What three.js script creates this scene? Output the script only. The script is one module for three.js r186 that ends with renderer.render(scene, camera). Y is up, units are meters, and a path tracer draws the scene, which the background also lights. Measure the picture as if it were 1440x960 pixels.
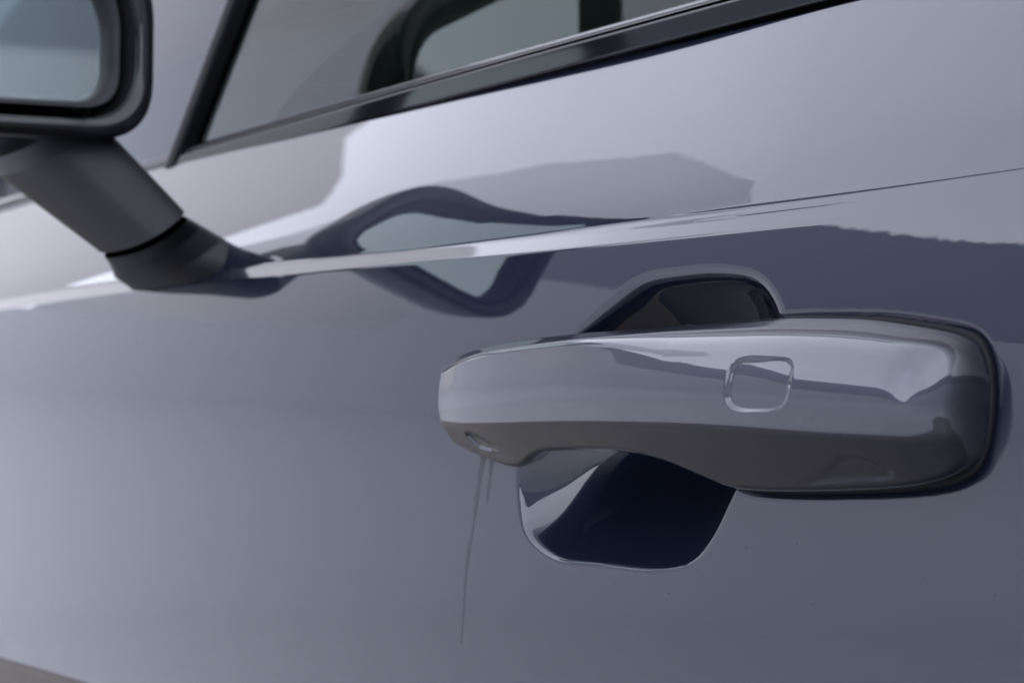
import * as THREE from 'three';
import { mergeGeometries } from 'three/addons/utils/BufferGeometryUtils.js';
import { ImprovedNoise } from 'three/addons/math/ImprovedNoise.js';

// ---------------------------------------------------------------- camera, sky, sun, exposure
const EYE = 1.0;                       // camera height above the ground
const CZ = 0.37;                       // distance of the lens from the door's widest line
const scene = new THREE.Scene();
const FOC = 2400;                      // focal length in pixels of the 1440 x 960 photograph
const camera = new THREE.PerspectiveCamera(2 * Math.atan(480 / FOC) * 180 / Math.PI, 1440 / 960, 0.02, 400);
const YAW = 0.7, PITCH = Math.atan(150 / FOC);
const fwd = new THREE.Vector3(-Math.cos(YAW) * Math.cos(PITCH), Math.sin(PITCH), -Math.sin(YAW) * Math.cos(PITCH));
const right = new THREE.Vector3().crossVectors(fwd, new THREE.Vector3(0, 1, 0)).normalize();
const up = new THREE.Vector3().crossVectors(right, fwd);
camera.position.set(0, EYE, CZ);
camera.lookAt(camera.position.clone().add(fwd));
camera.focus = 0.5;
camera.userData.fStop = 16;

const SUN = new THREE.Vector3(0.25, 0.8, -0.55).normalize();   // the sun behind the overcast, on the far side of the car
const noise = new ImprovedNoise();
function fbm(x, y, z, n = 4) { let s = 0, a = 1, t = 0; for (let i = 0; i < n; i++) { s += a * noise.noise(x, y, z); t += a; a *= 0.5; x *= 2.03; y *= 2.03; z *= 2.03; } return s / t; }
{
  const w = 512, h = 256, d = new Float32Array(w * h * 4);
  for (let j = 0; j < h; j++) for (let i = 0; i < w; i++) {
    const el = ((j + 0.5) / h - 0.5) * Math.PI, az = (i + 0.5) / w * 2 * Math.PI - Math.PI;
    const x = Math.cos(el) * Math.cos(az), y = Math.sin(el), z = Math.cos(el) * Math.sin(az);
    const yy = Math.max(y, 0);
    const cl = fbm(x * 1.6 / (0.35 + yy) + 3.1, z * 1.6 / (0.35 + yy) + 7.7, 0.5, 5);
    const toSun = Math.acos(Math.min(1, x * SUN.x + y * SUN.y + z * SUN.z));
    const b = (1.64 - 0.78 * yy) * (1 + 0.28 * cl) * (1 + 0.25 * Math.exp(-((toSun / 0.7) ** 2)));   // overcast, brighter round the hidden sun
    const k = (j * w + i) * 4;
    d[k] = b * 0.915; d[k + 1] = b * 0.95; d[k + 2] = b * 1.1; d[k + 3] = 1;
  }
  const sky = new THREE.DataTexture(d, w, h, THREE.RGBAFormat, THREE.FloatType);
  sky.mapping = THREE.EquirectangularReflectionMapping; sky.magFilter = sky.minFilter = THREE.LinearFilter; sky.needsUpdate = true;
  scene.background = sky; scene.environment = sky;
}
const sun = new THREE.DirectionalLight(0xfff3e4, 0.5);
sun.position.copy(SUN).multiplyScalar(12); sun.castShadow = true; sun.shadow.radius = 60;
sun.shadow.camera.left = sun.shadow.camera.bottom = -6; sun.shadow.camera.right = sun.shadow.camera.top = 6; sun.shadow.camera.far = 40;
scene.add(sun);
const EXPOSURE = 4.1;

// ---------------------------------------------------------------- helpers
const smooth = (a, b, x) => { const t = Math.min(1, Math.max(0, (x - a) / (b - a))); return t * t * (3 - 2 * t); };
const mix = (a, b, t) => a + (b - a) * t;
function rand(seed) { let s = seed; return () => (s = (s * 16807) % 2147483647) / 2147483647; }
const rgb = (r, g, b) => new THREE.Color().setRGB(r, g, b);
// a point of the place at distance z out from the door's widest line, found from where the photograph shows it
function at(px, row, z) {
  const dir = fwd.clone().addScaledVector(right, (px - 720) / FOC).addScaledVector(up, (480 - row) / FOC);
  return camera.position.clone().addScaledVector(dir, (z - CZ) / dir.z);
}
function seen(p) {
  const q = p.clone().sub(camera.position), d = q.dot(fwd);
  return [720 + FOC * q.dot(right) / d, 480 - FOC * q.dot(up) / d];
}
// monotone cubic through [x, y] pairs
function curve(pts) {
  const n = pts.length, d = [], m = [];
  for (let i = 0; i < n - 1; i++) d.push((pts[i + 1][1] - pts[i][1]) / (pts[i + 1][0] - pts[i][0]));
  for (let i = 0; i < n; i++) m.push(i === 0 ? d[0] : i === n - 1 ? d[n - 2] : d[i - 1] * d[i] <= 0 ? 0 : 2 * d[i - 1] * d[i] / (d[i - 1] + d[i]));
  return x => {
    if (x <= pts[0][0]) return pts[0][1];
    if (x >= pts[n - 1][0]) return pts[n - 1][1];
    let i = 0; while (x > pts[i + 1][0]) i++;
    const h = pts[i + 1][0] - pts[i][0], t = (x - pts[i][0]) / h, t2 = t * t, t3 = t2 * t;
    return pts[i][1] * (2 * t3 - 3 * t2 + 1) + m[i] * h * (t3 - 2 * t2 + t) + pts[i + 1][1] * (3 * t2 - 2 * t3) + m[i + 1] * h * (t3 - t2);
  };
}
// the same curve with its corners worn off over +-w
const soften = (f, w) => x => { let t = 0, a = 0; for (let k = -6; k <= 6; k++) { const g = Math.exp(-k * k / 10); t += g * f(x + k / 6 * w); a += g; } return t / a; };
// the height at which a point at (x, z) meets a line traced in the photograph
function heightOn(rowOf, x, z) {
  let y = EYE, p = new THREE.Vector3();
  for (let k = 0; k < 3; k++) { const [px] = seen(p.set(x, y, z)); y = heightAt(px, rowOf(px), x, z); }
  return y;
}
function heightAt(px, row, x, z) {
  const dir = fwd.clone().addScaledVector(right, (px - 720) / FOC).addScaledVector(up, (480 - row) / FOC);
  return EYE + dir.y / Math.hypot(dir.x, dir.z) * Math.hypot(x, z - CZ);
}
// a surface over a grid of points; keep(i, j) leaves cells out; normals come from the whole grid
function sheet(nu, nv, f, { keep, closedV = false, flip = false, inward = false, facing, bumpN } = {}) {
  const P = new Float32Array((nu + 1) * (nv + 1) * 3), N = new Float32Array(P.length), UV = new Float32Array((nu + 1) * (nv + 1) * 2), W = nv + 1, idx = [];
  for (let i = 0; i <= nu; i++) for (let j = 0; j <= nv; j++) { const p = f(i, j); P.set(p.slice(0, 3), (i * W + j) * 3); UV[(i * W + j) * 2] = p[3] ?? p[0]; UV[(i * W + j) * 2 + 1] = p[4] ?? p[1]; }
  const g = (i, j, k) => P[(i * W + j) * 3 + k];
  if (facing) {                                             // faces point this way on the whole
    const s = [0, 0, 0];
    for (let i = 0; i < nu; i++) for (let j = 0; j < nv; j++) {
      const a = [0, 1, 2].map(k => g(i + 1, j, k) - g(i, j, k)), b = [0, 1, 2].map(k => g(i, j + 1, k) - g(i, j, k) + g(i + 1, j + 1, k) - g(i + 1, j, k));
      s[0] += a[1] * b[2] - a[2] * b[1]; s[1] += a[2] * b[0] - a[0] * b[2]; s[2] += a[0] * b[1] - a[1] * b[0];
    }
    flip = s[0] * facing[0] + s[1] * facing[1] + s[2] * facing[2] < 0;
  } else if (closedV) {                                            // tubes and shells: faces point outwards
    let vol = 0, c = [0, 0, 0];
    for (let i = 0; i <= nu; i++) for (let j = 0; j < nv; j++) for (let k = 0; k < 3; k++) c[k] += g(i, j, k) / ((nu + 1) * nv);
    for (let i = 0; i < nu; i++) for (let j = 0; j < nv; j++) {
      const q = (a, b) => [0, 1, 2].map(k => g(a, b, k) - c[k]), A = q(i, j), B = q(i + 1, j), C = q(i, j + 1), D = q(i + 1, j + 1);
      for (const [u, v, w] of [[A, B, C], [C, B, D]]) vol += u[0] * (v[1] * w[2] - v[2] * w[1]) + u[1] * (v[2] * w[0] - v[0] * w[2]) + u[2] * (v[0] * w[1] - v[1] * w[0]);
    }
    flip = (vol < 0) !== inward;
  }
  for (let i = 0; i <= nu; i++) for (let j = 0; j <= nv; j++) {
    const i0 = Math.max(0, i - 1), i1 = Math.min(nu, i + 1);
    let j0 = j - 1, j1 = j + 1;
    if (closedV) { if (j0 < 0) j0 = nv - 1; if (j1 > nv) j1 = 1; } else { j0 = Math.max(0, j0); j1 = Math.min(nv, j1); }
    const a = [0, 1, 2].map(k => g(i1, j, k) - g(i0, j, k)), b = [0, 1, 2].map(k => g(i, j1, k) - g(i, j0, k));
    let n = [a[1] * b[2] - a[2] * b[1], a[2] * b[0] - a[0] * b[2], a[0] * b[1] - a[1] * b[0]];
    const l = (flip ? -1 : 1) * (Math.hypot(...n) || 1); n = n.map(c => c / l);
    if (bumpN) { const e = bumpN(g(i, j, 0), g(i, j, 1), g(i, j, 2)); n[0] += e[0]; n[1] += e[1]; n[2] += e[2] ?? 0; const q = Math.hypot(...n); n = n.map(c => c / q); }
    N.set(n, (i * W + j) * 3);
    if (i < nu && j < nv && (!keep || keep(i, j))) {
      const q = i * W + j;
      if (flip) idx.push(q, q + 1, q + W, q + 1, q + W + 1, q + W); else idx.push(q, q + W, q + 1, q + 1, q + W, q + W + 1);
    }
  }
  const geo = new THREE.BufferGeometry();
  geo.setAttribute('position', new THREE.BufferAttribute(P, 3)); geo.setAttribute('normal', new THREE.BufferAttribute(N, 3)); geo.setAttribute('uv', new THREE.BufferAttribute(UV, 2));
  geo.setIndex(idx);
  return geo;
}
function mesh(name, geometry, material, parent, label) {
  const m = new THREE.Mesh(geometry, material); m.name = name; m.castShadow = m.receiveShadow = true; parent.add(m);
  if (label) m.userData.label = label;
  return m;
}
// corners of a polygon in the plane, rounded: [[a, b, radius], ...] -> points, k per corner and m per side
function rounded(c, k, m) {
  const out = [], n = c.length;
  const ends = c.map(([a, b, r], i) => {
    const p = c[(i + n - 1) % n], q = c[(i + 1) % n];
    const toward = o => { const l = Math.hypot(o[0] - a, o[1] - b) || 1e-9, t = Math.min(r / l, 0.49); return [a + (o[0] - a) * t, b + (o[1] - b) * t]; };
    return [toward(p), [a, b], toward(q)];
  });
  for (let i = 0; i < n; i++) {
    const [s, v, e] = ends[i], next = ends[(i + 1) % n][0];
    for (let t = 0; t < k; t++) { const u = t / k; out.push([0, 1].map(d => (1 - u) * (1 - u) * s[d] + 2 * u * (1 - u) * v[d] + u * u * e[d])); }
    for (let t = 0; t < m; t++) { const u = t / m; out.push([0, 1].map(d => mix(e[d], next[d], u))); }
  }
  return out;
}
// a closed outline through points, smoothed
function outline(pts, n) { return new THREE.CatmullRomCurve3(pts.map(p => new THREE.Vector3(p[0], p[1], 0)), true, 'centripetal').getPoints(n).map(p => [p.x, p.y]); }
// distance to a closed outline, positive inside
function inside(poly, x, y) {
  let best = 1e9, odd = false;
  for (let i = 0, j = poly.length - 1; i < poly.length; j = i++) {
    const [ax, ay] = poly[j], [bx, by] = poly[i], dx = bx - ax, dy = by - ay;
    const t = Math.min(1, Math.max(0, ((x - ax) * dx + (y - ay) * dy) / (dx * dx + dy * dy || 1e-12)));
    const d = Math.hypot(x - ax - dx * t, y - ay - dy * t); if (d < best) best = d;
    if ((by > y) !== (ay > y) && x < dx * (y - by) / dy + bx) odd = !odd;
  }
  return odd ? best : -best;
}

// ---------------------------------------------------------------- materials
const M = {
  paint: new THREE.MeshPhysicalMaterial({ name: 'dark blue grey paint', color: rgb(0.005, 0.0068, 0.0145), metalness: 0.5, roughness: 0.4, specularIntensity: 0, clearcoat: 1, clearcoatRoughness: 0.015 }),
  handlePaint: new THREE.MeshPhysicalMaterial({ name: 'blue grey metallic paint lightened for handle sheen', color: rgb(0.017, 0.019, 0.027), metalness: 0.8, roughness: 0.35, specularIntensity: 0, clearcoat: 1, clearcoatRoughness: 0.015 }),  // car paint made lighter here: extra sky sheen put into the handle's colour
  gloss: new THREE.MeshPhysicalMaterial({ name: 'gloss black trim', color: rgb(0.006, 0.006, 0.008), roughness: 0.06, ior: 1.5 }),
  trim: new THREE.MeshPhysicalMaterial({ name: 'black window moulding', color: rgb(0.004, 0.004, 0.005), roughness: 0.08, specularIntensity: 0.45 }),
  rubber: new THREE.MeshPhysicalMaterial({ name: 'black rubber', color: rgb(0.005, 0.005, 0.006), roughness: 0.6, specularIntensity: 0.15 }),
  plastic: new THREE.MeshPhysicalMaterial({ name: 'grained black plastic', color: rgb(0.010, 0.010, 0.012), roughness: 0.45, specularIntensity: 0.22 }),
  mirror: new THREE.MeshStandardMaterial({ name: 'mirror glass', color: rgb(0.43, 0.49, 0.475), metalness: 1, roughness: 0.03 }),
  glass: new THREE.MeshPhysicalMaterial({ name: 'tinted window glass', color: rgb(0.27, 0.34, 0.32), transmission: 1, thickness: 0, roughness: 0.01, ior: 1.5 }),
  lining: new THREE.MeshStandardMaterial({ name: 'dark cabin lining', color: rgb(0.03, 0.03, 0.032), roughness: 0.9 }),
  dirt: new THREE.MeshPhysicalMaterial({ name: 'dirty water run', color: rgb(0.024, 0.025, 0.031), roughness: 0.4, specularIntensity: 0.42 }),
};

// ---------------------------------------------------------------- ground and what the paint mirrors
{
  const g = new THREE.PlaneGeometry(500, 500); g.rotateX(-Math.PI / 2);
  const w = 256, d = new Uint8Array(w * w * 4), r = rand(5);
  for (let i = 0; i < w * w; i++) { const v = 178 + (r() - 0.5) * 50; d.set([v * 0.985, v * 1.0, v * 1.02, 255], i * 4); }
  const t = new THREE.DataTexture(d, w, w); t.colorSpace = THREE.SRGBColorSpace; t.wrapS = t.wrapT = THREE.RepeatWrapping; t.magFilter = THREE.LinearFilter; t.repeat.set(250, 250); t.needsUpdate = true;
  mesh('ground', g, new THREE.MeshStandardMaterial({ color: 0xffffff, map: t, roughness: 0.9 }), scene).userData.kind = 'structure';
}
{
  const w = 512, d = new Uint8Array(w * w * 4), r = rand(9);
  for (let i = 0; i < w * w; i++) { const v = 90 + (r() - 0.5) * 44 + 8 * noise.noise((i % w) / 40, Math.floor(i / w) / 40, 0.3); d.set([v * 1.05, v, v * 0.95, 255], i * 4); }
  const t = new THREE.DataTexture(d, w, w); t.colorSpace = THREE.SRGBColorSpace; t.wrapS = t.wrapT = THREE.RepeatWrapping; t.magFilter = THREE.LinearFilter; t.repeat.set(60, 5); t.needsUpdate = true;
  const g = new THREE.PlaneGeometry(72, 5); g.rotateX(-Math.PI / 2); g.translate(-10, 0.004, -1.5);  // unseen dark strip, added so the handle's lower facet mirrors darker ground
  mesh('added_road', g, new THREE.MeshStandardMaterial({ name: 'added dark asphalt', color: 0xffffff, map: t, roughness: 0.9 }), scene).userData.kind = 'structure';
}
function box(x0, x1, y0, y1, z0, z1) { const g = new THREE.BoxGeometry(x1 - x0, y1 - y0, z1 - z0); g.translate((x0 + x1) / 2, (y0 + y1) / 2, (z0 + z1) / 2); return g; }
function thing(name, label, category, x, z, turn = 0) {
  const o = new THREE.Group(); o.name = name; o.userData = { label, category }; o.position.set(x, 0, z); o.rotation.y = turn; scene.add(o); return o;
}
{
  const wallM = new THREE.MeshStandardMaterial({ name: 'warm grey render', color: rgb(0.52, 0.50, 0.485), roughness: 0.85 });
  const baseM = new THREE.MeshStandardMaterial({ name: 'grey render', color: rgb(0.43, 0.445, 0.47), roughness: 0.9 });
  const pale = new THREE.MeshStandardMaterial({ name: 'pale cladding', color: rgb(0.72, 0.72, 0.74), roughness: 0.8 });
  const slate = new THREE.MeshStandardMaterial({ name: 'grey roof sheet', color: rgb(0.5, 0.5, 0.53), roughness: 0.8 });
  const conc = new THREE.MeshStandardMaterial({ name: 'grey concrete', color: rgb(0.22, 0.235, 0.27), roughness: 0.9 });
  // fronts of the buildings across the way; az is degrees ahead of straight out from the door, el degrees up from eye height
  const front = (o, az0, dist) => {
    o.position.set(-0.5 - Math.sin(az0 * Math.PI / 180) * dist, 0, Math.cos(az0 * Math.PI / 180) * dist); o.rotation.y = -az0 * Math.PI / 180;
    return (pts, z0, z1) => {
      const g = new THREE.ExtrudeGeometry(new THREE.Shape(pts.map(([az, el]) => { const a = (az - az0) * Math.PI / 180; return new THREE.Vector2(-dist * Math.tan(a), 1 + dist / Math.cos(a) * Math.tan(el * Math.PI / 180)); })), { depth: z1 - z0, bevelEnabled: false });
      g.translate(0, 0, z0); return g;
    };
  };
  const b = thing('building', 'warm grey building mirrored in the front of the door', 'building', 0, 0), bf = front(b, 86, 10);
  mesh('wall', bf([[77, -6], [77.2, 31.5], [78.9, 33.2], [81.2, 34.2], [81.7, 36.6], [87, 40], [100, 41], [118, 34], [140, 30], [140, -6]], 0, 7), wallM, b);
  const q = thing('gable_building', 'pale gabled building mirrored as a grey patch on the shoulder', 'building', 0, 0), qf = front(q, 62, 15);
  mesh('wall', qf([[55, -4], [55.4, 36], [59.4, 39.8], [70.2, 41.6], [72.5, 37.8], [74.4, 35.6], [74.6, -4]], 0, 6), pale, q);
  // curved front of the hall: base, dark middle storey
  const hallG = thing('hall', 'curved hall with a dark middle storey mirrored below the door crease', 'building', -0.5, 0);
  const arc = (az0, az1, R, T, lo, hi) => {
    const n = 120, ring = az => { const a = az * Math.PI / 180, P = (r, y) => [-Math.sin(a) * r, y, Math.cos(a) * r], H = el => Math.max(0, 1 + R * Math.tan(el * Math.PI / 180)); return [P(R, H(lo(az))), P(R, H(hi(az))), P(R + T, H(hi(az))), P(R + T, H(lo(az)))]; };
    return sheet(n, 4, (i, j) => ring(mix(az0, az1, i / n))[j % 4], { closedV: true }).toNonIndexed();
  };
  const baseTop = curve([[-110, 14], [-60, 14], [-44, 12], [-30, 5], [-15, 7], [0, 11], [25, 14], [35.5, 16], [50, 20.2], [56, 20.5], [58, 15], [74, 13]]), midTop = curve([[-110, 18], [-60, 18], [-44, 15], [-30, 8], [-15, 12], [0, 20], [20, 24], [38, 25.4], [42, 26.2], [47, 27], [57, 27.5]]);
  const bankShape = (az, t) => { const a = az * Math.PI / 180, q = t * Math.PI / 2, r = 9.98 - 2.6 * (1 - Math.sin(q)), y = -0.004 + 2.0 * (1 - Math.cos(q)); return [-Math.sin(a) * r, y, Math.cos(a) * r]; };
  mesh('added_bank', sheet(120, 20, (i, j) => bankShape(mix(-110, 78.5, i / 120), j / 20), { facing: [0, 1, 0] }), baseM, hallG);   // unseen curve added at the wall foot to remove its mirrored contact shade
  const flat = g => { g.computeVertexNormals(); return g; };
  mesh('middle_wall', flat(arc(-110, 56.5, 11.2, 3, () => -4, midTop)), conc, hallG);
  mesh('base_wall', flat(arc(-110, 78.5, 10, 1, () => -20, baseTop)), baseM, hallG);
}

// ---------------------------------------------------------------- the car
const car = new THREE.Group(); car.name = 'car'; scene.add(car); car.position.set(0, 0, 0);
car.userData = { label: 'dark blue grey car seen close at the door handle with the wing mirror behind', category: 'car' };

const creaseY = x => EYE + 0.0728 - 0.0098 * smooth(-0.75, -0.27, x) + 0.0035 * smooth(-0.6, -0.9, x);
const beltY = x => EYE + 0.1385;
// how fast the skin leans out (per metre of height), Y above the crease
const lineIn = x => smooth(-0.45, -0.33, x);
const leanBelow = curve([[-0.9, 0.09], [-0.30, 0.09], [-0.19, 0.05], [-0.12, 0.02], [-0.06, -0.06], [-0.022, -0.17], [0, -0.22]]);
const leanAbove = curve([[0, -0.26], [0.0125, -0.38], [0.02, -0.46], [0.04, -0.53], [0.075, -0.56]]);
function lean(x, Y) {
  if (Y < 0) return leanBelow(Y);
  const k = lineIn(x);
  let m = mix(leanAbove(Y), mix(-0.85, -0.5, k), smooth(mix(0.0085, 0.0125, k), mix(0.005, 0.007, k), Y));
  m += 0.32 * k * Math.exp(-(((Y - 0.0086) / 0.0007) ** 2)) + 0.3 * k * Math.exp(-(((Y - 0.0058) / 0.0006) ** 2));
  return mix(-0.22, m, smooth(0, 0.0016, Y));
}
// heights of the skin's rows, measured from the crease
const YS = []; {
  for (let y = -0.80; y < -0.25; y += 0.02) YS.push(y);
  for (let y = -0.25; y < -0.19; y += 0.003) YS.push(y);
  for (let y = -0.19; y < -0.14; y += 0.0012) YS.push(y);
  for (let y = -0.14; y < -0.006; y += 0.0007) YS.push(y);
  for (let y = -0.006; y < 0.014; y += 0.00022) YS.push(y);
  for (let y = 0.014; y <= 0.0745; y += 0.0022) YS.push(y);
}
const XS = []; {
  for (let x = -1.6; x < -0.62; x += 0.007) XS.push(x);
  for (let x = -0.62; x < -0.2; x += 0.0008) XS.push(x);
  for (let x = -0.2; x < 0.1; x += 0.012) XS.push(x);
  for (let x = 0.1; x < 2.2; x += 0.05) XS.push(x);
}
const LOWER = -0.1865;                                     // the lower line, below the crease
const plan = x => -0.08 * Math.max(0, -0.38 - x) ** 2 / (1 + Math.max(0, -0.38 - x));   // the side curves in towards the front
function skinZ(x, Y) {                                     // the pressed skin without the grip
  const step = 0.0005;
  let z = -0.0068 + plan(x);
  if (Y > 0) { const n = Math.max(4, Math.ceil(Y / step)); for (let i = 0; i < n; i++) z += lean(x, (i + 0.5) / n * Y) * Y / n; }
  else { const n = Math.max(24, Math.ceil(-Y / 0.006)); for (let i = 0; i < n; i++) z -= lean(x, (i + 0.5) / n * Y) * -Y / n; }
  if (Y < LOWER) { const q = LOWER - Y; z -= 0.45 * (q - Math.max(0, q - 0.03)) * smooth(0, 0.006, q) + 0.1 * Math.max(0, q - 0.03); }
  return z;
}
// the grip: outline of the hollow, traced on the skin
const hollow = outline([[736, 665], [738, 700], [748, 748], [785, 782], [860, 793], [945, 799], [985, 786], [1012, 752], [1034, 705], [1062, 640], [1086, 560], [1088, 470], [1078, 430], [1050, 398], [1000, 387], [940, 390], [888, 401], [850, 433], [815, 470], [755, 540], [740, 610]].map(([a, b]) => { const p = at(a, b, 0); return [p.x, p.y]; }), 160);
// the handle's sections: lines traced in the photograph, each at its own distance from the skin
const topRow = soften(curve([[600, 530], [620, 517], [640, 500], [680, 487], [740, 476], [830, 466], [950, 457], [1060, 449], [1120, 446], [1200, 447], [1290, 458], [1345, 470], [1375, 486], [1390, 512], [1400, 540]]), 34);
const crestRow = soften(curve([[600, 540], [625, 517], [660, 500], [740, 486], [830, 476], [950, 472], [1060, 472], [1200, 480], [1300, 492], [1360, 510], [1400, 545]]), 40);
const lowRow = soften(curve([[600, 585], [620, 598], [680, 597], [800, 594], [900, 596], [1000, 601], [1100, 608], [1200, 614], [1300, 616], [1360, 608], [1400, 590]]), 50);
const botRow = soften(curve([[600, 590], [612, 606], [640, 628], [690, 650], [725, 661], [737, 657], [748, 642], [775, 636], [850, 635], [900, 642], [940, 653], [985, 672], [1035, 690], [1100, 693], [1200, 691], [1270, 686], [1330, 672], [1362, 652], [1385, 622], [1400, 585]]), 22);
const X0 = at(612, 560, 0.010).x, X1 = at(1391, 560, 0.003).x;
const frontZ = soften(curve([[0, 0.011], [0.08, 0.0155], [0.25, 0.0215], [0.5, 0.027], [0.75, 0.029], [0.9, 0.0275], [1, 0.024]]), 0.09);
const NS = 560, KC = 24, KM = 12;
const sAt = i => { const t = i / NS; return t < 0.12 ? 0.045 * (1 - Math.cos(t / 0.12 * Math.PI / 2)) : t > 0.8 ? 1 - 0.13 * (1 - Math.cos((1 - t) / 0.2 * Math.PI / 2)) : mix(0.045, 0.87, (t - 0.12) / 0.68); };
function section(s) {
  const x = mix(X0, X1, s), len = X1 - X0;
  const dl = s * len, dr = (1 - s) * len, RL = 0.005, RR = 0.018;
  const fl = dl < RL ? Math.sqrt(Math.max(0, 1 - (1 - dl / RL) ** 2)) : 1, fr = dr < RR ? Math.pow(Math.max(0, 1 - Math.pow(1 - dr / RR, 2.8)), 0.5) : 1;
  const lift = smooth(0.17, 0.25, s) * smooth(0.6, 0.5, s);
  const zb = mix(-0.004, 0.002, lift), zf = -0.004 + (frontZ(s) + 0.004) * fl * fr;
  const D = zf + 0.004, k = smooth(0.35, 0.75, s);
  const zT = -0.004 + 0.42 * D, zK = zf - mix(0.1, 0.17, k) * D, zL = zf - 0.09 * D;
  let zB = -0.004 + D * mix(0.34, 0.6, lift);
  const yT = heightOn(topRow, x, zT), yK = Math.min(heightOn(crestRow, x, zK), yT - 0.0004), yL = heightOn(lowRow, x, zL);
  let yB = yL;
  for (let n = 0; n < 4; n++) { yB = Math.min(heightOn(botRow, x, zB), yL - 0.0006); zB = Math.max(-0.003, zL - 0.8 * (yL - yB)); }
  const yM = mix(yL, yK, 0.4);
  const pts = rounded([[yT - 0.001, zb, 0.001], [yT, zT, 0.003], [yK, zK, mix(0.0016, 0.012, k)], [yM, zf, 0.02], [yL, zL, mix(0.0012, 0.0022, k)], [yB, zB, 0.003], [yB + 0.0025, zb, 0.001]], KC, KM);
  return { x, pts, yT, yB };
}
// outline of the handle's rear body where it meets the skin
const seat = (() => {
  const top = [], low = [];
  for (let i = 0; i <= 40; i++) { const q = section(mix(0.5, 0.998, i / 40)); top.push([q.x, q.yT + 0.0006]); low.push([q.x, q.yB - 0.0002]); }
  return outline([...top, ...low.reverse()], 240);
})();
const box2 = poly => [Math.min(...poly.map(p => p[0])) - 0.012, Math.max(...poly.map(p => p[0])) + 0.012, Math.min(...poly.map(p => p[1])) - 0.012, Math.max(...poly.map(p => p[1])) + 0.012];
const hb = box2(hollow), sb = box2(seat), within = (b, x, y) => x > b[0] && x < b[1] && y > b[2] && y < b[3];
// a smooth measure of depth inside a closed outline: about the distance near its edge, a rounded bowl in the middle
function bowl(poly, x, y) {
  let sum = 0;
  for (let i = 0, j = poly.length - 1; i < poly.length; j = i++) {
    const ax = poly[j][0] - x, ay = poly[j][1] - y, bx = poly[i][0] - x, by = poly[i][1] - y, l = Math.hypot(bx - ax, by - ay);
    if (l < 1e-9) continue;
    const h = Math.abs(ax * by - ay * bx) / l, ta = (ax * (bx - ax) + ay * (by - ay)) / l, tb = ta + l;
    sum += h > 1e-7 ? (Math.atan(tb / h) - Math.atan(ta / h)) / h : ta * tb > 0 ? Math.abs(1 / ta - 1 / tb) : 1e7;
  }
  return Math.PI / sum;
}
function grip(x, y) {
  let z = 0;
  if (within(hb, x, y)) {
    const d = inside(hollow, x, y), k = mix(0.0016, 0.006, smooth(EYE - 0.01, EYE + 0.03, y)), m = mix(1.45, 1.6, smooth(EYE, EYE + 0.03, y));
    const e = d > 0 ? m * bowl(hollow, x, y) : m * d;
    z -= e > k ? e : e < -k ? 0 : (e + k) * (e + k) / (4 * k);      // rounded over the rim
  }
  if (within(sb, x, y)) z -= 0.0006 * smooth(-0.0018, -0.0003, inside(seat, x, y));
  return z;
}
const peel = (x, y) => { const f = 380, a = 0.0007 + 0.0012 * smooth(-0.5, -0.36, x); return [a * noise.noise(x * f, y * f, 1.3) + a * 0.5 * noise.noise(x * f * 2.3, y * f * 2.3, 4.1), a * noise.noise(x * f, y * f, 9.7) + a * 0.5 * noise.noise(x * f * 2.3, y * f * 2.3, 6.1), 0]; };
function skin(x, Y) { const y = creaseY(x) + Y; return skinZ(x, Y) + grip(x, y); }
{
  const cacheX = XS.length - 1, cacheY = YS.length - 1;
  const g = sheet(cacheX, cacheY, (i, j) => { const x = XS[i], Y = YS[j]; return [x, creaseY(x) + Y, skin(x, Y)]; }, { bumpN: (x, y) => x > -0.62 && x < -0.2 ? peel(x, y) : [0, 0, 0] });
  mesh('door', g, M.paint, car, 'dark blue grey door skin with a sharp crease and a hollow behind the handle');
}

// thin dirty water runs on the paint under the handle
{
  const run = (pts, w) => {
    const c = new THREE.CatmullRomCurve3(pts.map(([a, b]) => at(a, b, 0))), n = 60, prof = [0, 0.00002, 0.00003, 0.00002, 0];
    return sheet(n, 4, (i, j) => { const t = i / n, p = c.getPoint(t), ww = w * (0.25 + 0.75 * (1 - t)) * (1 + 0.7 * noise.noise(t * 11, w * 900, 2)); const x = p.x + (j / 4 - 0.5) * ww; return [x, p.y, skin(x, p.y - creaseY(x)) + 0.00003 + prof[j] * (0.3 + 0.7 * (1 - t))]; }, { facing: [0, 0, 1] });
  };
  mesh('dirt_run', run([[686, 640], [679, 690], [673, 740], [664, 790], [659, 850], [654, 905]], 0.0027), M.dirt, car, 'long dark dirty water run under the front of the handle');
  mesh('dirt_run', run([[699, 640], [695, 680], [692, 708]], 0.0027), M.dirt, car, 'short dark dirty water run under the front of the handle');
}

// specks of dust on the door
{
  const r = rand(77), list = [];
  for (let k = 0; k < 80; k++) {
    const p = at(560 + r() * 860, 480 + r() * 430, 0), Y = p.y - creaseY(p.x), q = 0.0001 + 0.00016 * r() * r();
    const [px, row] = seen(p); if (grip(p.x, p.y) < -0.0004 || (px > 585 && px < 1425 && row > 430 && row < 700)) continue;
    const g = new THREE.IcosahedronGeometry(q, 1); g.scale(1, 0.7 + 0.6 * r(), 0.4); g.translate(p.x, p.y, skinZ(p.x, Y) + q * 0.2); list.push(g);
  }
  const o = mesh('dust_speck', mergeGeometries(list), M.dirt, car); o.userData.kind = 'stuff';
}

// ---------------------------------------------------------------- handle
const handle = new THREE.Group(); handle.name = 'door_handle'; car.add(handle);
const sections = []; for (let i = 0; i <= NS; i++) sections.push(section(sAt(i)));
const NR = sections[0].pts.length;
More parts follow.
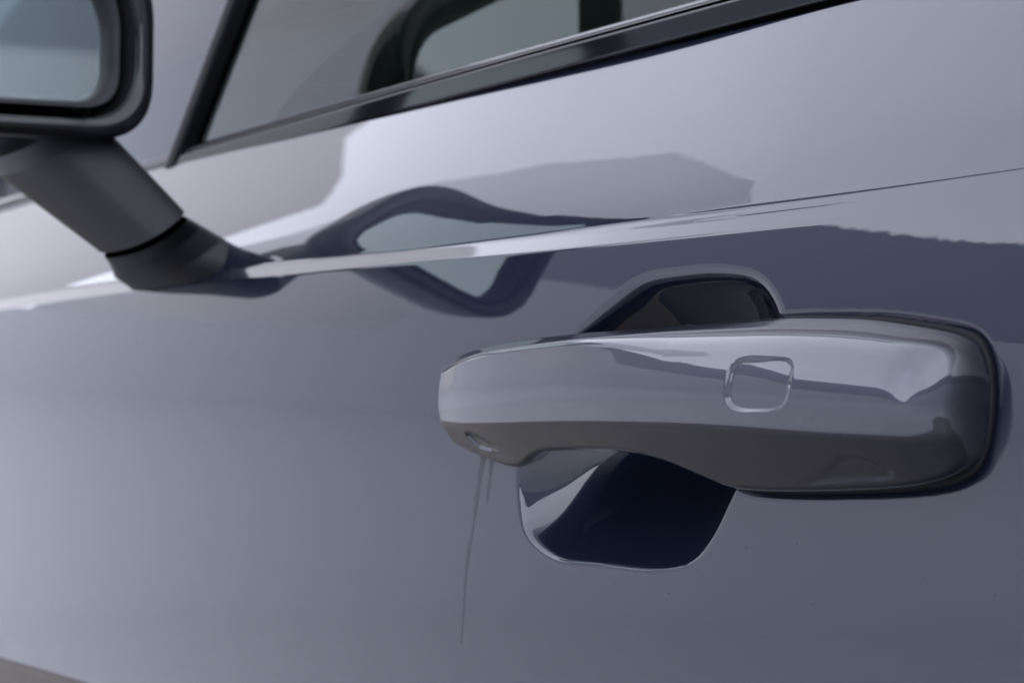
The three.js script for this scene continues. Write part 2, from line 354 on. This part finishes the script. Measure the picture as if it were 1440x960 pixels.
// marks pressed into the handle
const mark = (list, z, n = 60) => outline(list.map(([a, b]) => { const p = at(a, b, z); return [p.x, p.y]; }), n);
const sensor = mark([[1017, 540], [1020, 516], [1027, 506], [1040, 501], [1066, 500], [1092, 501], [1103, 506], [1108, 516], [1108, 538], [1105, 560], [1099, 571], [1088, 577], [1060, 579], [1034, 578], [1022, 572], [1017, 560]], 0.0285, 80);
const tab = mark([[655, 610], [657, 609], [672, 611], [675, 612.5], [697, 629], [698, 631], [694, 632.5], [668, 629.5], [665, 628]], 0.011, 80);
const scoop = mark([[1100, 682], [1150, 660], [1192, 638], [1222, 643], [1247, 662], [1243, 672], [1180, 678]], 0.020, 80);
const near = (b, x, y) => x > b[0] && x < b[1] && y > b[2] && y < b[3], bS = box2(sensor), bT = box2(tab), bC = box2(scoop);
const STEP = KC + KM, front = q => q > 2 * STEP - 6 && q < 4 * STEP + 4, under = q => q > 4 * STEP + 4 && q < 5 * STEP + KC;
function handlePoint(i, j) {
  const { x, pts } = sections[i], q = j % NR;
  let [y, z] = pts[q];
  if (front(q) && near(bS, x, y)) { const lowLeft = smooth(0.034, -0.006, (x - bS[0] - 0.012) + (y - bS[2] - 0.012)); z -= mix(0.0004, 0.0017, lowLeft) * smooth(-0.0003, 0.0013, inside(sensor, x, y)); }
  if (under(q) && near(bT, x, y)) z -= 0.0010 * smooth(-0.0001, 0.0004, inside(tab, x, y));
  if (under(q) && near(bC, x, y)) z -= 0.0006 * smooth(-0.0002, 0.0016, inside(scoop, x, y));
  return [x, y, z];
}
{
  const isPad = (i, j) => { const p = handlePoint(i, j); return front(j % NR) && near(bS, p[0], p[1]) && inside(sensor, p[0], p[1]) > 0.0004; };
  const hb2 = { closedV: true, bumpN: (x, y) => { const e = peel(x, y); return [e[0] * 0.6, e[1] * 0.6, 0]; } };
  const pads = new Set(); for (let i = 0; i < NS; i++) for (let j = 2 * STEP - 6; j < 4 * STEP + 4; j++) if (isPad(i, j)) pads.add(i * NR + j);
  mesh('grip', sheet(NS, NR, handlePoint, { ...hb2, keep: (i, j) => !pads.has(i * NR + j) }), M.handlePaint, handle);
  mesh('touch_sensor', sheet(NS, NR, handlePoint, { ...hb2, keep: (i, j) => pads.has(i * NR + j) }), M.handlePaint, handle, 'small recessed rounded square touch pad');
  // black seal between handle and skin
  const mid = seat.reduce((a, p) => [a[0] + p[0] / seat.length, a[1] + p[1] / seat.length], [0, 0]);
  const band = [[0.0004, -0.002], [0.0004, 0.0002], [0.0001, 0.0008], [-0.001, 0.0012], [-0.006, 0.0012]];
  const g = sheet(4, seat.length - 1, (i, j) => {
    const p = seat[j], dx = p[0] - mid[0], dy = p[1] - mid[1], l = Math.hypot(dx, dy), x = p[0] + dx / l * band[i][0], y = p[1] + dy / l * band[i][0];
    return [x, y, skinZ(x, y - creaseY(x)) + band[i][1]];
  }, { facing: [0, 0, 1] });
  mesh('seal', g, M.rubber, handle);
}

// ---------------------------------------------------------------- window, trim, pillar
const zBelt = skin(-0.38, 0.07);
const TILT = 0.0, WB = { y: EYE + 0.138, z: zBelt - 0.006 };    // the side glass leans in
const onGlass = (px, row, off = 0) => {                           // where a sight line meets the plane of the glass
  const dir = fwd.clone().addScaledVector(right, (px - 720) / FOC).addScaledVector(up, (480 - row) / FOC);
  const n = new THREE.Vector3(0, Math.sin(TILT), Math.cos(TILT)), o = new THREE.Vector3(0, WB.y, WB.z).addScaledVector(n, off);
  return camera.position.clone().addScaledVector(dir, o.sub(camera.position).dot(n) / dir.dot(n));
};
// a strip with a given section (offsets up the glass and out of it) along x
function strip(x0, x1, sec, n = 40) {
  const nx = Math.cos(TILT), ny = Math.sin(TILT);
  return sheet(n, sec.length, (i, j) => { const [u, v] = sec[j % sec.length], x = mix(x0, x1, i / n); return [x, WB.y + u * nx + v * ny, WB.z + plan(x) - u * ny + v * nx]; }, { closedV: true, flip: true });
}
{
  const tr = new THREE.Group(); tr.name = 'window_trim'; car.add(tr);
  mesh('moulding', strip(-1.15, 2.2, rounded([[-0.006, -0.004, 0.0005], [-0.006, 0.0004, 0.0005], [0.0008, 0.0008, 0.0005], [0.0012, 0.0062, 0.001], [0.0098, 0.0054, 0.0012], [0.0105, -0.004, 0.0005]], 6, 3)), M.trim, tr);
  mesh('lip_seal', strip(-1.15, 2.2, rounded([[0.0108, -0.004, 0.0005], [0.0108, 0.0046, 0.0008], [0.0140, 0.0022, 0.001], [0.0150, -0.004, 0.0005]], 4, 2)), M.gloss, tr);
  const a = onGlass(236, 205), b = onGlass(318, 0), dir = b.clone().sub(a), top = a.clone().addScaledVector(dir, 2.2);
  const L = t => a.clone().addScaledVector(dir, t);
  const n = new THREE.Vector3(0, Math.sin(TILT), Math.cos(TILT)), ax = new THREE.Vector3(1, 0, 0);
  // glass, from the pillar seal back
  const g = sheet(30, 10, (i, j) => { const p = L(mix(-0.4, 5.2, j / 10)); const x = mix(p.x, 2.2, (i / 30) ** 2); return [x, p.y, p.z + plan(x)]; }, { facing: [0, 0, 1] });
  mesh('window_glass', g, M.glass, car);
  // upright seal at the front of the glass
  const secs = rounded([[-0.002, -0.003, 0.0005], [-0.002, 0.006, 0.003], [0.011, 0.0075, 0.004], [0.013, 0.0015, 0.001], [0.013, -0.003, 0.0005]], 6, 3);
  mesh('pillar_seal', sheet(20, secs.length, (i, j) => { const p = L(mix(-0.35, 5.2, i / 20)), [u, v] = secs[j % secs.length]; return p.z += plan(p.x), p.addScaledVector(ax, u).addScaledVector(n, v).toArray(); }, { closedV: true }), M.rubber, tr);
  // painted pillar ahead of the seal
  mesh('pillar', sheet(16, 16, (i, j) => { const p = L(mix(-0.35, 5.2, j / 16)), t = i / 16; p.x -= 0.004 + t * 0.15; p.z += plan(p.x); return p.addScaledVector(n, 0.004 - 0.002 * t * t).toArray(); }, { facing: [0, 0, 1] }), M.paint, car);
  mesh('wing_panel', sheet(20, 14, (i, j) => { const t = j / 14; return [mix(-1.7, -0.745, i / 20), EYE + 0.11 + 0.16 * t, -0.064 - 0.05 * t - 0.1 * t * t]; }, { facing: [0, 0, 1] }), M.paint, car);
  const sc = rounded([[-0.006, -0.004, 0.001], [-0.006, 0.004, 0.002], [0.006, 0.004, 0.002], [0.006, -0.004, 0.001]], 4, 2);
  mesh('windscreen_seal', sheet(12, sc.length, (i, j) => { const p = L(mix(-0.35, 5.2, i / 12)), [u, v] = sc[j % sc.length]; p.x -= 0.158; p.z += plan(p.x); return p.addScaledVector(ax, u).addScaledVector(n, v - 0.008).toArray(); }, { closedV: true }), M.rubber, tr);
  const rf = rounded([[1.40, -0.075, 0.01], [1.475, -0.14, 0.05], [1.50, -0.85, 0.3], [1.475, -1.5, 0.05], [1.40, -1.58, 0.01], [1.44, -0.85, 0.02]], 10, 6);
  mesh('roof', sheet(24, rf.length, (i, j) => { const [y, z] = rf[j % rf.length]; return [mix(-0.9, 2.3, i / 24), y, z]; }, { closedV: true }), M.paint, car);
  // cabin: closed dark lining so that only the glass lets light in
  const cab = new THREE.Group(); cab.name = 'cabin'; car.add(cab);
  mesh('lining', mergeGeometries([box(-1.6, 2.2, 0.25, 0.28, -1.6, -0.08), box(-1.62, -1.6, 0.28, 1.41, -1.6, -0.1), box(2.2, 2.22, 0.28, 1.43, -1.6, -0.1), box(-1.6, 2.2, 0.28, 1.0, -1.62, -1.6), box(-0.2, -0.05, 1.0, 1.43, -1.62, -1.6)]), M.lining, cab);
  mesh('far_glass', box(-1.6, 2.2, 1.0, 1.41, -1.614, -1.61), M.glass, cab);
  mesh('headliner', box(-1.62, 2.2, 1.41, 1.43, -1.6, -0.1), new THREE.MeshStandardMaterial({ name: 'pale headliner cloth', color: rgb(0.5, 0.5, 0.48), roughness: 0.95 }), cab);
  mesh('dashboard', box(-1.6, -1.0, 0.85, 1.04, -1.55, -0.12), M.lining, cab);
}

// ---------------------------------------------------------------- wing mirror
{
  const wm = new THREE.Group(); wm.name = 'wing_mirror'; car.add(wm);
  const footP = at(215, 372, 0.006);
  // arm: oval sections from the foot up and out to the shell
  const arm = (name, stations, m, closeEnds) => {
    const n = stations.length - 1, K = 40;
    return mesh(name, sheet(n * 12, K, (i, j) => {
      const t = i / 12, a = Math.min(n - 1, Math.floor(t)), f = t - a, A = stations[a], B = stations[a + 1];
      const c = A.c.clone().lerp(B.c, f), ux = mix(A.rx, B.rx, f), uz = mix(A.rz, B.rz, f), ph = j / K * 2 * Math.PI;
      const e = A.e.clone().lerp(B.e, f).normalize(), cu = Math.cos(ph), su = Math.sin(ph), sq = v => Math.sign(v) * Math.pow(Math.abs(v), 0.8);
      return c.add(new THREE.Vector3(1, 0, 0).multiplyScalar(ux * sq(cu))).addScaledVector(e, uz * sq(su)).toArray();
    }, { closedV: true }), m, wm);
  };
  const e = new THREE.Vector3(0, 0.62, -0.78);
  const p0 = at(228, 362, -0.014), p1 = at(198, 325, 0.012), p2 = at(68, 210, 0.038), p3 = at(52, 186, 0.041);
  arm('arm', [{ c: p1, rx: 0.028, rz: 0.016, e }, { c: p2, rx: 0.036, rz: 0.02, e }, { c: p3, rx: 0.036, rz: 0.02, e }], M.plastic);
  arm('foot', [{ c: p0.clone().add(new THREE.Vector3(0.004, -0.004, -0.012)), rx: 0.05, rz: 0.017, e }, { c: p0.clone().add(new THREE.Vector3(0.003, 0, 0)), rx: 0.041, rz: 0.0165, e }, { c: p0.clone().lerp(p1, 0.5).add(new THREE.Vector3(0, 0, -0.001)), rx: 0.031, rz: 0.0165, e }, { c: p1.clone().add(new THREE.Vector3(0, -0.0025, -0.002)), rx: 0.0275, rz: 0.0155, e }], M.plastic);
  // shell: rounded outlines across the car, closing towards the front
  const xr = footP.x + 0.008, z0 = 0.012, z1 = 0.19, y0 = EYE + 0.1345, y1 = EYE + 0.23;
  const ring = (x, inset, r) => { const q = rounded([[z0 + inset, y0 + inset, r], [z1 - inset, y0 + inset - 0.008, r * 1.6], [z1 - inset, y1 + 0.065 - inset, r * 1.6], [z0 + inset, y1 - 0.010 - inset, r + 0.008]], 16, 6); return q.map(([z, y]) => [x - (z - z0) * 0.12, y, z]); };
  const loft = (rings, facing) => { const n = rings.length - 1, k = rings[0].length; return sheet(n, k, (i, j) => rings[i][j % k], { closedV: true, facing }); };
  const shell = []; for (let i = 0; i <= 24; i++) { const t = i / 24; shell.push(ring(xr - 0.105 * t, 0.055 * Math.pow(t, 2.4), 0.026)); }
  const rimRound = []; for (let i = 8; i >= 0; i--) { const a = i / 8 * Math.PI; rimRound.push(ring(xr + 0.004 * Math.sin(a), 0.004 * (1 - Math.cos(a)), 0.026)); }
  mesh('shell', loft([...rimRound, ...shell]), M.trim, wm);
  mesh('bezel', loft([0, 1, 2, 3, 4, 5, 6].map(i => { const a = i / 6 * Math.PI / 2; return ring(xr - 0.003 - 0.01 * (1 - Math.cos(a)), 0.0135 + 0.004 * Math.sin(a), 0.017); }).reverse(), [1, 0, 0]), M.plastic, wm);
  mesh('recess', loft([ring(xr - 0.03, 0.0135, 0.018), ring(xr - 0.0005, 0.0082, 0.023)], [1, 0, 0]), M.rubber, wm);
  const gl = ring(xr - 0.0128, 0.0174, 0.015), c = gl.reduce((a, p) => a.map((v, k) => v + p[k] / gl.length), [0, 0, 0]);
  const mg = sheet(1, gl.length, (i, j) => i ? gl[j % gl.length] : c, { closedV: true, facing: [1, 0, 0] });
  const mn = new THREE.Vector3(1, 0, 0.12).normalize(); for (let k = 0; k < mg.attributes.normal.count; k++) mg.attributes.normal.setXYZ(k, mn.x, mn.y, mn.z);
  mesh('mirror_glass', mg, M.mirror, wm);
}

// ---------------------------------------------------------------- render
const renderer = new THREE.WebGLRenderer({ antialias: true });
renderer.setSize(1024, 682);
renderer.toneMapping = THREE.LinearToneMapping;
renderer.toneMappingExposure = EXPOSURE;
renderer.shadowMap.enabled = true;
renderer.render(scene, camera);
